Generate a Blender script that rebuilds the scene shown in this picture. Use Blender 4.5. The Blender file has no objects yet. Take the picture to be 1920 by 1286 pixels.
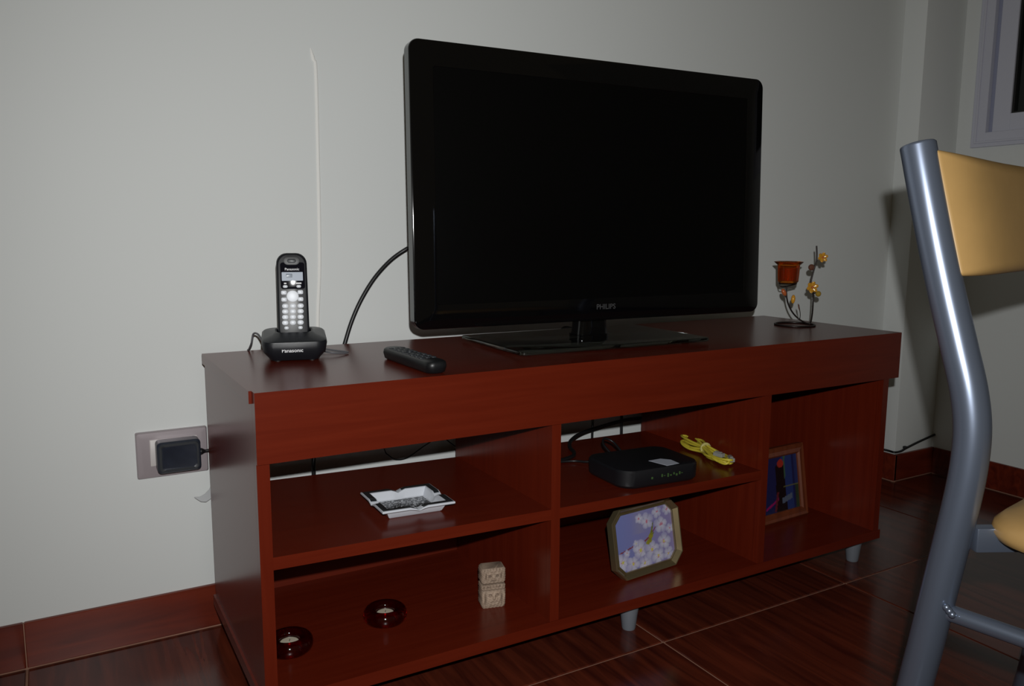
import bpy, bmesh, math, random
from math import sin, cos, pi, radians
from mathutils import Vector, Matrix

SC = bpy.context.scene
COL = SC.collection

# ------------------------------------------------------------------ camera, world, flash, exposure
CAM = Vector((-0.23002, -1.09612, 0.75725))
FW = Vector((0.49483016, 0.85767873, -0.13975086))
RT = Vector((0.86653903, -0.49908136, 0.0052821))
UP = Vector((0.0652167, 0.12371332, 0.99017261))
cd = bpy.data.cameras.new('camera')
cd.sensor_width = 36.0
cd.lens = 1503.54 / 1920 * 36
cd.clip_start = 0.02
cam = bpy.data.objects.new('camera', cd)
COL.objects.link(cam)
m = Matrix((RT, UP, -FW)).transposed().to_4x4()
m.translation = CAM
cam.matrix_world = m
SC.camera = cam

w = bpy.data.worlds.new('world')
SC.world = w
w.use_nodes = True
bg = w.node_tree.nodes['Background']
bg.inputs['Color'].default_value = (1.0, 0.84, 0.52, 1)
bg.inputs['Strength'].default_value = 0.045

# the pop-up flash of the photographer's camera, just above the lens
fl = bpy.data.lights.new('camera_flash', 'SPOT')
fl.spot_size = radians(116)
fl.spot_blend = 1.0
fl.shadow_soft_size = 0.008
fl.energy = 62.0
fl.color = (1.0, 1.0, 0.985)
flo = bpy.data.objects.new('camera_flash', fl)
COL.objects.link(flo)
mf = m.copy()
mf.translation = CAM + RT * 0.02 + UP * 0.078 - FW * 0.03
flo.matrix_world = mf

vs = SC.view_settings
SC.display_settings.display_device = 'sRGB'
vs.view_transform = 'Standard'
vs.look = 'None'
vs.exposure = 0.0
vs.gamma = 1.0
vs.use_curve_mapping = False


# ------------------------------------------------------------------ materials
def lin(c):
    return tuple((v / 255 / 12.92) if v / 255 <= 0.04045 else ((v / 255 + 0.055) / 1.055) ** 2.4 for v in c)


def mat(name, color, rough=0.5, metal=0.0, spec=0.5, trans=0.0, ior=1.5, coat=0.0, emit=None, estr=0.0, sheen=0.0):
    M = bpy.data.materials.new(name)
    M.use_nodes = True
    b = M.node_tree.nodes['Principled BSDF']
    b.inputs['Base Color'].default_value = (*color, 1)
    b.inputs['Roughness'].default_value = rough
    b.inputs['Metallic'].default_value = metal
    b.inputs['Specular IOR Level'].default_value = spec
    b.inputs['Transmission Weight'].default_value = trans
    b.inputs['IOR'].default_value = ior
    b.inputs['Coat Weight'].default_value = coat
    b.inputs['Coat Roughness'].default_value = 0.08
    if emit:
        b.inputs['Emission Color'].default_value = (*emit, 1)
        b.inputs['Emission Strength'].default_value = estr
    return M


def nodes(M):
    nt = M.node_tree
    return nt, nt.nodes, nt.links, nt.nodes['Principled BSDF']


def noise_color(M, c1, c2, scale=(1, 1, 1), nscale=5.0, detail=6.0, lo=0.3, hi=0.7, rnd=False, bump=0.0, bumpd=0.001, distort=0.0):
    nt, N, L, b = nodes(M)
    tc = N.new('ShaderNodeTexCoord')
    mp = N.new('ShaderNodeMapping')
    mp.inputs['Scale'].default_value = scale
    L.new(tc.outputs['Object'], mp.inputs['Vector'])
    src = mp.outputs['Vector']
    if rnd:
        oi = N.new('ShaderNodeObjectInfo')
        ml = N.new('ShaderNodeMath'); ml.operation = 'MULTIPLY'; ml.inputs[1].default_value = 37.0
        L.new(oi.outputs['Random'], ml.inputs[0])
        ad = N.new('ShaderNodeVectorMath'); ad.operation = 'ADD'
        L.new(src, ad.inputs[0]); L.new(ml.outputs[0], ad.inputs[1])
        src = ad.outputs[0]
    nz = N.new('ShaderNodeTexNoise')
    nz.inputs['Scale'].default_value = nscale
    nz.inputs['Detail'].default_value = detail
    nz.inputs['Distortion'].default_value = distort
    L.new(src, nz.inputs['Vector'])
    r = N.new('ShaderNodeValToRGB')
    r.color_ramp.elements[0].position = lo
    r.color_ramp.elements[0].color = (*c1, 1)
    r.color_ramp.elements[1].position = hi
    r.color_ramp.elements[1].color = (*c2, 1)
    L.new(nz.outputs['Fac'], r.inputs['Fac'])
    L.new(r.outputs['Color'], b.inputs['Base Color'])
    if bump:
        bp = N.new('ShaderNodeBump')
        bp.inputs['Strength'].default_value = bump
        bp.inputs['Distance'].default_value = bumpd
        L.new(nz.outputs['Fac'], bp.inputs['Height'])
        L.new(bp.outputs['Normal'], b.inputs['Normal'])
    return M


WOOD_A, WOOD_B = (0.100, 0.0100, 0.0032), (0.120, 0.0130, 0.0042)
wood_x = noise_color(mat('cherry_laminate_lengthwise', WOOD_A, 0.26, spec=0.38), WOOD_A, WOOD_B, (1.3, 26, 26), 3.0, 8, .35, .68, distort=.6)
wood_z = noise_color(mat('cherry_laminate_upright', WOOD_A, 0.26, spec=0.38), WOOD_A, WOOD_B, (26, 26, 1.3), 3.0, 8, .35, .68, distort=.6)
wood_back = noise_color(mat('cherry_hardboard_back', WOOD_A, 0.6, spec=0.15), WOOD_A, WOOD_B, (1.3, 26, 26), 3.0, 8, .35, .68, distort=.6)
wall_m = noise_color(mat('wall_paint', (.72, .72, .69), 0.75, spec=0.25), (.69, .712, .705), (.715, .738, .73), nscale=1.2, detail=3, bump=.08, bumpd=.0006)
nt, N, L, b = nodes(wall_m)
putty = mat('filler_white', (.84, .84, .81), 0.7)
tile_m = noise_color(mat('wood_look_ceramic', (.08, .015, .008), 0.2, spec=0.5), (.045, .0085, .005), (.125, .024, .011), (30, 2.2, 30), 1.6, 7, .33, .72, rnd=True, distort=.8)
btile_m = noise_color(mat('wood_look_ceramic_skirting', (.10, .02, .010), 0.32, spec=0.35), (.085, .011, .005), (.17, .024, .009), (2.2, 30, 22), 1.6, 7, .33, .72, rnd=True, distort=.8)
grout_m = mat('grout', (.30, .155, .105), 0.8)
alu_m = mat('window_frame_lilac_white', (.56, .57, .66), 0.4)
alu_d = mat('window_groove', (.30, .32, .44), 0.5)
gasket = mat('black_rubber', (.01, .01, .01), 0.6)
pane_m = mat('dark_pane', (.004, .006, .005), 0.04, spec=0.5)
blackgloss = mat('gloss_black_plastic', (.0018, .0018, .0022), 0.06, spec=0.5, coat=0.15)
rim_m = mat('gunmetal_rim', (.135, .14, .14), 0.14, metal=1.0)
blackscreen = mat('lcd_screen_matte', (.0012, .0012, .0013), 0.3, spec=0.2)
blackmat = mat('black_plastic', (.010, .011, .013), 0.42)
blackcable = mat('black_cable_rubber', (.008, .008, .009), 0.4)
greycable = mat('grey_cable', (.10, .10, .11), 0.45)
logo_m = mat('grey_print', (.055, .055, .057), 0.5, spec=.2)
glass_m = mat('tinted_glass', (.80, .95, .92), 0.0, trans=1.0, ior=1.5)
foot_m = mat('grey_plastic_foot', (.16, .175, .20), 0.4)
phone_m = mat('phone_black_plastic', (.0085, .0095, .0125), 0.36)
phone_gl = mat('phone_gloss_panel', (.005, .005, .009), 0.03)
key_m = mat('silver_key', (.66, .69, .74), 0.45, metal=0.1)
lcd_m = mat('lcd_pale', (.46, .51, .59), 0.5, spec=.2)
lcd_d = mat('lcd_segments', (.26, .30, .36), 0.3)
white_t = mat('white_print', (.8, .8, .82), 0.5)
remote_m = mat('remote_black', (.0045, .005, .006), 0.42)
rkey_m = mat('remote_rubber_keys', (.016, .019, .024), 0.5)
plate_m = mat('outlet_mauve_metal', (.40, .35, .37), 0.35, metal=0.35)
module_m = mat('outlet_module', (.60, .56, .55), 0.45)
plug_m = noise_color(mat('adapter_plastic', (.014, .018, .03), 0.4), (.013, .017, .028), (.017, .022, .036), nscale=60)
plug_r = mat('adapter_rim', (.022, .025, .030), 0.4)
porcelain = mat('white_porcelain', (.62, .65, .71), 0.15, coat=.3)
ash_black = mat('ashtray_black_glaze', (.02, .023, .026), 0.2, coat=.3)
ash_print = mat('ashtray_print', (.5, .5, .5), 0.2)
nt, N, L, b = nodes(ash_print)
tc = N.new('ShaderNodeTexCoord')
vo = N.new('ShaderNodeTexVoronoi'); vo.inputs['Scale'].default_value = 330
rr = N.new('ShaderNodeValToRGB')
rr.color_ramp.interpolation = 'CONSTANT'
rr.color_ramp.elements[0].color = (.5, .52, .56, 1)
rr.color_ramp.elements[1].position = .36
rr.color_ramp.elements[1].color = (.02, .02, .022, 1)
L.new(tc.outputs['Object'], vo.inputs['Vector']); L.new(vo.outputs['Color'], rr.inputs['Fac']); L.new(rr.outputs['Color'], b.inputs['Base Color'])
redglass = mat('deep_red_glass', (.34, .0015, .003), 0.02, trans=.97, ior=1.5, coat=.3)
wax_m = mat('cream_wax', (.62, .56, .44), 0.5)
tin_m = mat('tealight_tin', (.6, .58, .54), 0.3, metal=1.0)
tiki_m = noise_color(mat('carved_stone', (.30, .22, .16), 0.75), (.20, .135, .095), (.40, .31, .24), nscale=120, detail=4, bump=.4, bumpd=.001)
brass_m = mat('antique_brass', (.42, .34, .19), 0.30, metal=0.85)
brass_d = mat('brass_inner_rim', (.28, .15, .07), 0.3, metal=0.8)
wire_m = mat('dark_iron', (.020, .013, .012), 0.4, metal=0.5)
amber_m = mat('amber_red_glass', (.80, .22, .02), 0.02, trans=.95, ior=1.45)
redwax = mat('red_candle', (.34, .008, .008), 0.4)
yellow_gl = mat('amber_petal_glass', (.80, .40, .04), 0.12, trans=.35, coat=.3)
orange_gl = mat('orange_leaf_glass', (.60, .16, .05), 0.15, trans=.3)
bead_m = mat('brown_bead_glass', (.22, .09, .06), 0.05, trans=.5)
gbead_m = mat('gold_bead_glass', (.50, .32, .05), 0.05, trans=.4)
ycable = mat('yellow_patch_cable', (.62, .52, .05), 0.4)
clearpl = mat('clear_plug', (.45, .45, .42), 0.15, trans=.4)
sticker_m = mat('pale_label', (.50, .53, .62), 0.4)
green_m = mat('green_indicator', (.05, .10, .03), 0.5, emit=(.25, .8, .1), estr=.004)
frame_w = noise_color(mat('brown_wood_frame', (.16, .05, .025), 0.35), (.11, .024, .009), (.17, .042, .015), (20, 20, 3), 4)
chair_m = mat('silver_grey_tube', (.19, .225, .30), 0.30, metal=0.75)
vinyl = noise_color(mat('mustard_vinyl', (.52, .30, .10), 0.45), (.345, .21, .075), (.375, .228, .082), nscale=30, bump=.1, bumpd=.0004)
paper_m = mat('grey_white_tape', (.42, .43, .44), 0.55)
print_m = mat('printed_picture', (.5, .5, .5), 0.25, coat=.2)
nt, N, L, b = nodes(print_m)
at = N.new('ShaderNodeAttribute'); at.attribute_name = 'print'
L.new(at.outputs['Color'], b.inputs['Base Color'])


# ------------------------------------------------------------------ builders
def finish(name, bm, M, parent=None, smooth=False, sharp=None):
    me = bpy.data.meshes.new(name)
    bmesh.ops.recalc_face_normals(bm, faces=bm.faces[:])
    bm.to_mesh(me)
    bm.free()
    for mm in (M if isinstance(M, (list, tuple)) else [M]):
        me.materials.append(mm)
    if smooth:
        for p in me.polygons:
            p.use_smooth = True
        me.set_sharp_from_angle(angle=radians(sharp or 40))
    o = bpy.data.objects.new(name, me)
    COL.objects.link(o)
    if parent:
        o.parent = parent
    return o


def thing(name, label, cat, loc, rotz=0.0, group=None, rot=None):
    o = bpy.data.objects.new(name, None)
    o.empty_display_size = .05
    COL.objects.link(o)
    o.location = loc
    o.rotation_euler = rot if rot else (0, 0, rotz)
    o['label'] = label
    o['category'] = cat
    if group:
        o['group'] = group
    return o


def tag(o, label, cat, group=None):
    o['label'] = label
    o['category'] = cat
    if group:
        o['group'] = group
    return o


def struct(o):
    o['kind'] = 'structure'
    return o


def add_box(bm, lo, hi, bev=0.0, seg=1, tf=None):
    lo, hi = Vector(lo), Vector(hi)
    r = bmesh.ops.create_cube(bm, size=1.0)
    vv = r['verts']
    for v in vv:
        v.co = Vector(((lo.x + hi.x) / 2 + v.co.x * (hi.x - lo.x), (lo.y + hi.y) / 2 + v.co.y * (hi.y - lo.y), (lo.z + hi.z) / 2 + v.co.z * (hi.z - lo.z)))
    if bev:
        es = list({e for v in vv for e in v.link_edges})
        rb = bmesh.ops.bevel(bm, geom=es, offset=bev, segments=seg, affect='EDGES', profile=.5)
        vv = list({v for f in rb['faces'] for v in f.verts} | {v for v in vv if v.is_valid})
    if tf:
        for v in vv:
            v.co = tf @ v.co
    return vv


def box(name, lo, hi, M, parent=None, bev=0.0, seg=2, smooth=None):
    bm = bmesh.new()
    add_box(bm, lo, hi, bev, seg)
    return finish(name, bm, M, parent, smooth=bool(bev) if smooth is None else smooth)


def spline(pts, n=8):
    P = [Vector(p) for p in pts]
    if len(P) < 3:
        return P
    out = []
    for i in range(len(P) - 1):
        p0 = P[i - 1] if i else P[0] * 2 - P[1]
        p1, p2 = P[i], P[i + 1]
        p3 = P[i + 2] if i + 2 < len(P) else P[-1] * 2 - P[-2]
        for k in range(n):
            t = k / n
            out.append(.5 * ((2 * p1) + (p2 - p0) * t + (2 * p0 - 5 * p1 + 4 * p2 - p3) * t * t + (3 * p1 - p0 - 3 * p2 + p3) * t ** 3))
    out.append(P[-1])
    return out


def add_tube(bm, pts, r, seg=10, closed=False, cap=True, flat=None):
    P = [Vector(p) for p in pts]
    n = len(P)
    rad = r if callable(r) else (lambda t: r)
    prev = None
    rings = []
    for i in range(n):
        if closed:
            t = (P[(i + 1) % n] - P[i - 1]).normalized()
        else:
            t = (P[min(i + 1, n - 1)] - P[max(i - 1, 0)]).normalized()
        if prev is None:
            a = Vector((0, 0, 1)) if abs(t.z) < .9 else Vector((1, 0, 0))
            nrm = (a - t * a.dot(t)).normalized()
        else:
            nrm = (prev - t * prev.dot(t)).normalized()
        prev = nrm
        bn = t.cross(nrm)
        rr_ = rad(i / max(1, n - 1))
        ra, rb = (rr_, rr_) if not flat else (rr_ * flat[0], rr_ * flat[1])
        rings.append([bm.verts.new(P[i] + nrm * cos(2 * pi * k / seg) * ra + bn * sin(2 * pi * k / seg) * rb) for k in range(seg)])
    m_ = n if closed else n - 1
    for i in range(m_):
        A, B = rings[i], rings[(i + 1) % n]
        for k in range(seg):
            bm.faces.new((A[k], A[(k + 1) % seg], B[(k + 1) % seg], B[k]))
    if cap and not closed:
        bm.faces.new(rings[0][::-1])
        bm.faces.new(rings[-1])


def tube(name, pts, r, M, parent=None, seg=10, closed=False, n=8, smooth=True):
    bm = bmesh.new()
    add_tube(bm, spline(pts, n) if n else pts, r, seg, closed)
    return finish(name, bm, M, parent, smooth=smooth, sharp=60)


def add_loft(bm, rings, cap0=True, cap1=True, mats=None):
    R = [[bm.verts.new(Vector(p)) for p in ring] for ring in rings]
    n = len(R[0])
    for i in range(len(R) - 1):
        for k in range(n):
            f = bm.faces.new((R[i][k], R[i][(k + 1) % n], R[i + 1][(k + 1) % n], R[i + 1][k]))
            if mats:
                f.material_index = mats[i]
    if cap0:
        bm.faces.new(R[0][::-1])
    if cap1:
        f = bm.faces.new(R[-1])
        if mats:
            f.material_index = mats[-1]
    return R


def loft(name, rings, M, parent=None, smooth=True, sharp=40, mats=None, cap0=True, cap1=True):
    bm = bmesh.new()
    add_loft(bm, rings, cap0, cap1, mats)
    return finish(name, bm, M, parent, smooth, sharp)


def lathe(name, prof, M, parent=None, seg=32, off=(0, 0, 0), sharp=40, closed_prof=False):
    bm = bmesh.new()
    rings = [[(off[0] + r * cos(2 * pi * k / seg), off[1] + r * sin(2 * pi * k / seg), off[2] + z) for k in range(seg)] for r, z in prof]
    if closed_prof:
        rings.append(rings[0])
        add_loft(bm, rings, False, False)
        bmesh.ops.remove_doubles(bm, verts=bm.verts[:], dist=1e-7)
    else:
        add_loft(bm, rings)
    return finish(name, bm, M, parent, True, sharp)


def rrect(hw, hh, r, n=6):
    """rounded rectangle outline, counter-clockwise, centred on 0"""
    r = min(r, hw * .999, hh * .999)
    out = []
    for cx, cy, a0 in ((hw - r, hh - r, 0), (-hw + r, hh - r, pi / 2), (-hw + r, -hh + r, pi), (hw - r, -hh + r, 3 * pi / 2)):
        for k in range(n + 1):
            a = a0 + pi / 2 * k / n
            out.append((cx + r * cos(a), cy + r * sin(a)))
    return out


def text(name, body, width, M, parent=None, loc=(0, 0, 0), rot=(pi / 2, 0, 0), depth=.0003, bold=0.0, height=None):
    cu = bpy.data.curves.new(name, 'FONT')
    cu.body = body
    cu.align_x = 'CENTER'
    cu.align_y = 'CENTER'
    cu.size = 1.0
    cu.offset = bold
    cu.extrude = 0.02
    cu.resolution_u = 3
    tmp = bpy.data.objects.new(name, cu)
    COL.objects.link(tmp)
    dg = bpy.context.evaluated_depsgraph_get()
    dg.update()
    me = bpy.data.meshes.new_from_object(tmp.evaluated_get(dg))
    bpy.data.objects.remove(tmp)
    bpy.data.curves.remove(cu)
    xs = [v.co.x for v in me.vertices]; ys = [v.co.y for v in me.vertices]; zs = [v.co.z for v in me.vertices]
    s = width / (max(xs) - min(xs))
    sy = s if not height else height / (max(ys) - min(ys))
    mx, my = (max(xs) + min(xs)) / 2, (max(ys) + min(ys)) / 2
    zr = max(zs) - min(zs)
    for v in me.vertices:
        v.co = Vector(((v.co.x - mx) * s, (v.co.y - my) * sy, (v.co.z - min(zs)) / zr * depth))
    me.name = name
    me.materials.clear()
    me.materials.append(M)
    o = bpy.data.objects.new(name, me)
    COL.objects.link(o)
    o.parent = parent
    o.location = loc
    o.rotation_euler = rot
    return o


def print_panel(name, corner_fn, nx, ny, colfn, parent, M=None):
    """flat printed picture; corner_fn maps (u,v) in 0..1 to a point or None, colfn gives linear rgb"""
    vs_, fs, cs = [], [], []
    idx = {}
    for j in range(ny + 1):
        for i in range(nx + 1):
            u, v = i / nx, j / ny
            idx[i, j] = len(vs_)
            vs_.append(corner_fn(u, v)); cs.append(colfn(u, v))
    for j in range(ny):
        for i in range(nx):
            fs.append((idx[i, j], idx[i + 1, j], idx[i + 1, j + 1], idx[i, j + 1]))
    me = bpy.data.meshes.new(name)
    me.from_pydata(vs_, [], fs)
    a = me.color_attributes.new('print', 'FLOAT_COLOR', 'POINT')
    for k, c in enumerate(cs):
        a.data[k].color = (*c, 1)
    me.materials.append(M or print_m)
    o = bpy.data.objects.new(name, me)
    COL.objects.link(o)
    o.parent = parent
    return o


# ------------------------------------------------------------------ room shell
YW, XC, YC, XR, BH = 0.4493, 1.9734, 0.3798, 2.161, 0.0845
ROOM_H = 2.6
struct(box('wall_back', (-2.2, YW, 0), (XR + .15, YW + .12, ROOM_H), wall_m))
struct(box('trim_1', (XC, YC, 0), (XR + .02, YW + .02, ROOM_H), wall_m, bev=.002))     # the square column in the corner
# right wall with the window opening
WY0, WY1, WZ0, WZ1 = -0.62, 0.325, 1.008, 2.05
bm = bmesh.new()
add_box(bm, (XR, -2.6, 0), (XR + .15, WY0, ROOM_H))
add_box(bm, (XR, WY1, 0), (XR + .15, YW + .1, ROOM_H))
add_box(bm, (XR, WY0, 0), (XR + .15, WY1, WZ0))
add_box(bm, (XR, WY0, WZ1), (XR + .15, WY1, ROOM_H))
struct(finish('wall_right', bm, wall_m))

# floor: grout bed and ceramic tiles, one object each
T = 0.5117
GX, GY = 1.2280, -0.0256
floor = struct(box('floor', (-2.2, -2.6, -.05), (XR + .15, YW + .1, -.0022), grout_m))
tile_mesh = {}


def tile_obj(x0, x1, y0, y1):
    key = (round(x1 - x0, 4), round(y1 - y0, 4))
    if key not in tile_mesh:
        o = box('tile', (-(x1 - x0) / 2, -(y1 - y0) / 2, -.008), ((x1 - x0) / 2, (y1 - y0) / 2, 0), tile_m, floor, bev=.0012, seg=1, smooth=False)
        tile_mesh[key] = o.data
    else:
        o = bpy.data.objects.new('tile', tile_mesh[key])
        COL.objects.link(o)
        o.parent = floor
    o.location = ((x0 + x1) / 2, (y0 + y1) / 2, 0)


g = .0019
for i in range(-7, 3):
    for j in range(-5, 2):
        x0, x1 = GX + i * T + g, GX + (i + 1) * T - g
        y0, y1 = GY + (j - 1) * T + g, GY + j * T - g
        x0, x1 = max(x0, -2.2), min(x1, XR - .001)
        y0, y1 = max(y0, -2.6), min(y1, YW - .001)
        if x1 - x0 > .02 and y1 - y0 > .02:
            tile_obj(x0, x1, y0, y1)

# skirting tiles
def skirting(name, along, fixed, a0, a1, joints, sgn):
    """row of skirting tiles on a wall; along 'x' or 'y', wall plane at fixed, face on side sgn"""
    def bx(n, s0, s1, d, z0, z1, M, par, bev=0):
        lo, hi = sorted((fixed, fixed + sgn * d))
        if along == 'x':
            return box(n, (s0, lo, z0), (s1, hi, z1), M, par, bev, 1, False)
        return box(n, (lo, s0, z0), (hi, s1, z1), M, par, bev, 1, False)
    base = struct(bx(name, a0, a1, .0065, -.001, BH - .0015, grout_m, None))
    cuts = [a0] + [j for j in joints if a0 + .01 < j < a1 - .01] + [a1]
    for s0, s1 in zip(cuts[:-1], cuts[1:]):
        bx('skirting_tile', s0 + .0009, s1 - .0009, .009, .003, BH, btile_m, base, .001)


skirting('baseboard_back', 'x', YW, -2.2, XC, [GX + T * k for k in range(-7, 3)], -1)
skirting('baseboard_left', 'y', XC, YC - .009, YW - .0105, [], -1)      # left face of the column
skirting('baseboard_front', 'x', YC, XC - .0085, XR, [], -1)            # front face of the column
skirting('baseboard_right', 'y', XR, -2.6, YC - .0105, [GY - T * k for k in range(0, 6)], -1)

# window on the right wall: frame, grooves, sash, gasket, pane
win = thing('window_1', 'window', 'window', (XR, 0, 0))
del win['category']
del win['label']
win['kind'] = 'structure'


def ring_x(name, y0, y1, z0, z1, wd, x0, x1, M, par, bev=.001):
    bm_ = bmesh.new()
    add_box(bm_, (x0, y0, z0), (x1, y0 + wd, z1), bev)
    add_box(bm_, (x0, y1 - wd, z0), (x1, y1, z1), bev)
    add_box(bm_, (x0, y0 + wd, z0), (x1, y1 - wd, z0 + wd), bev)
    add_box(bm_, (x0, y0 + wd, z1 - wd), (x1, y1 - wd, z1), bev)
    return finish(name, bm_, M, par)


ring_x('casing', WY0 - .005, WY1 + .005, WZ0 - .005, WZ1 + .005, .041, -.012, .02, alu_m, win)
ring_x('casing_lip', WY0 + .006, WY1 - .006, WZ0 + .006, WZ1 - .006, .006, -.016, -.010, alu_m, win)
ring_x('groove', WY0 + .036, WY1 - .036, WZ0 + .036, WZ1 - .036, .012, .004, .03, alu_d, win)
ring_x('sash_frame', WY0 + .048, WY1 - .048, WZ0 + .036, WZ1 - .036, .048, .000, .04, alu_m, win)
ring_x('gasket', WY0 + .096, WY1 - .096, WZ0 + .083, WZ1 - .083, .006, .006, .04, gasket, win, 0)
box('pane', (.016, WY0 + .1, WZ0 + .085), (.028, WY1 - .1, WZ1 - .085), pane_m, win)

# ------------------------------------------------------------------ TV stand
W, H, D = 1.40, 0.5364, 0.399
ZB, TB, AP = 0.0635, 0.0205, 0.1012        # underside of bottom board, its thickness, apron height
TT = 0.018
ZU = ZB + TB
stand = thing('tv_stand', 'long low cherry-red wooden TV stand with open cubbyholes and deep front apron', 'tv stand', (0, 0, 0))
box('top_board', (-.004, .018, H - TT), (W, D, H), wood_x, stand)
box('apron', (0, 0, H - AP), (W, .018, H), wood_x, stand)
box('side_panel', (0, .0185, ZU), (TT, D, H - TT), wood_z, stand)
box('side_panel', (W - .0265 - TT, .0185, ZU), (W - .0265, D, H - TT), wood_z, stand)
# the front lips of the side panels and dividers come flush under the apron
C1, C2 = 0.484, 0.9866
for o_x in (0, W - .0265 - TT):
    pass
box('divider', (C1, .0185, ZU), (C1 + TT, .375, H - TT), wood_z, stand)
box('divider', (C2, .0185, ZU), (C2 + TT, .385, H - TT), wood_z, stand)
for nm, x0 in (('panel_edge', 0), ('panel_edge', C1), ('panel_edge', C2), ('panel_edge', W - .0265 - TT)):
    box(nm, (x0, .005, ZU), (x0 + TT, .0188, H - AP), wood_z, stand)
box('bottom_board', (-.004, .003, ZB), (W - .022, D, ZU), wood_x, stand)


def shelf(x0, x1, zl, zr, yb):
    t = .0187
    bm_ = bmesh.new()
    vv = add_box(bm_, (x0, .005, 0), (x1, yb, t))
    for v in bm_.verts:
        v.co.z += zl - t + (zr - zl) * (v.co.x - x0) / (x1 - x0)
    return finish('shelf', bm_, wood_x, stand)


shelf(TT, C1, .2973, .2866, .370)
shelf(C1 + TT, C2, .2864, .2803, .372)
bm = bmesh.new()
add_box(bm, (TT, .372, ZU), (C1, .380, .276))
add_box(bm, (C1 + TT, .374, ZU), (C2, .382, .272))
add_box(bm, (C2 + TT, .386, ZU), (W - .0265 - TT, .394, H - TT))
finish('back_panel', bm, wood_back, stand)
foot_me = None
for fx in (.05, .6925, 1.3475):
    for fy in (.048, .35):
        if foot_me is None:
            o = lathe('foot', [(.0125, 0), (.0135, .003), (.0165, .03), (.0205, .056), (.0208, ZB)], foot_m, stand, 24)
            foot_me = o.data
        else:
            o = bpy.data.objects.new('foot', foot_me)
            COL.objects.link(o)
            o.parent = stand
        o.location = (fx, fy, 0)

# ------------------------------------------------------------------ television
tv = thing('television', 'black flat-screen television switched off, on a glass foot on the stand', 'television', (.715, .2, H), -.0446)
TW, TH = .3985, .2466
TILT = .0316
TC = Vector((0, -.031, .0465))


def tvp(x, z, d):
    """point of the TV cabinet: x across, z up the tilted front, d behind the front plane"""
    return (TC.x + x, TC.y + z * sin(TILT) + d * cos(TILT), TC.z + z * cos(TILT) - d * sin(TILT))


def tvring(inset, d, r=.019, zi=None):
    zi = inset if zi is None else zi
    return [tvp(x, TH + y, d) for x, y in rrect(TW - inset, TH - zi, max(.004, r - inset * .3), 8)]


loft('cabinet', [tvring(.0435, .0012, .006, .0435), tvring(.0428, .0003, .006, .0428), tvring(.0035, 0), tvring(.0008, .0012), tvring(0, .003)], blackgloss, tv, sharp=30, cap0=False, cap1=False)
loft('rim', [tvring(0, .003), tvring(0, .023), tvring(.003, .027)], rim_m, tv, sharp=30, cap0=False, cap1=False)
loft('back_housing', [tvring(.003, .027), tvring(.02, .045), tvring(.07, .078, .03), tvring(.10, .085, .04)], blackmat, tv, sharp=30)
loft('screen', [[tvp(x, TH + y, d) for x, y in rrect(TW - .0432, TH - .0432, .006, 8)] for d in (.0010, .010)], blackscreen, tv, smooth=False)
lg = text('logo', 'PHILIPS', .044, logo_m, tv, tvp(-.0005, .0265, -.0001), (pi / 2 - TILT, 0, 0), .0003, .01)
# neck and glass foot
loft('neck', [[(x, .030 + y, z) for x, y in rrect(.035 - i, .022, .012, 4)] for i, z in ((0, .0115), (.002, .03), (.004, .06), (.004, .10))], blackgloss, tv)
loft('neck_collar', [[(x, .030 + y, z) for x, y in rrect(.037, .027, .014, 4)] for z in (.0112, .0130, .0136)], blackgloss, tv)
gx, gy = -.027, .003
glass_rot = Matrix.Rotation(.018, 3, 'Z')
loft('glass_foot', [[tuple(glass_rot @ Vector((gx + x, gy + y, z))) for x, y in rrect(.2155 - i, .127 - i, .012, 5)] for i, z in ((.0008, .005), (0, .0058), (0, .0105), (.0008, .0112))], glass_m, tv, sharp=50)
for sx in (-1, 1):
    for sy in (-1, 1):
        lathe('pad', [(.007, 0), (.008, .001), (.008, .005)], gasket, tv, 12, (gx + sx * .18, gy + sy * .09, 0))
tube('power_cord', [(.06, .07, .16), (.062, .075, .07), (.055, .09, .012), (.05, .14, .0035), (.045, .205, .002), (.044, .222, -.03), (.044, .224, -.08)], .0035, blackcable, tv, 8)

# aerial cable from the TV down behind the stand, on into the open left cubbyhole
o = tube('aerial_cable', [(.46, .30, .75), (.42, .385, .735), (.3989, .415, .7197), (.3665, .424, .6966), (.3322, .425, .6623), (.3037, .425, .621), (.2831, .425, .5796), (.2669, .423, .5362), (.245, .42, .47), (.205, .42, .37), (.1965, .42, .308), (.1955, .42, .27), (.19, .425, .15), (.185, .43, .004)], .0042, blackcable)
tag(o, 'thick black cable curving from behind the television down behind the stand', 'cable')

# ------------------------------------------------------------------ cordless phone
PZ = radians(-13.4)
PX, PY = .128, .274
cr = thing('charging_cradle', 'black charging cradle at the left end of the stand top, phone upright in it', 'phone base', (PX, PY, H), PZ)


def cring(hw, hd, r, z, sl=0.0, yo=0.0):
    return [(x, yo + y, z + sl * (y + hd)) for x, y in rrect(hw, hd, r, 6)]


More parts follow.
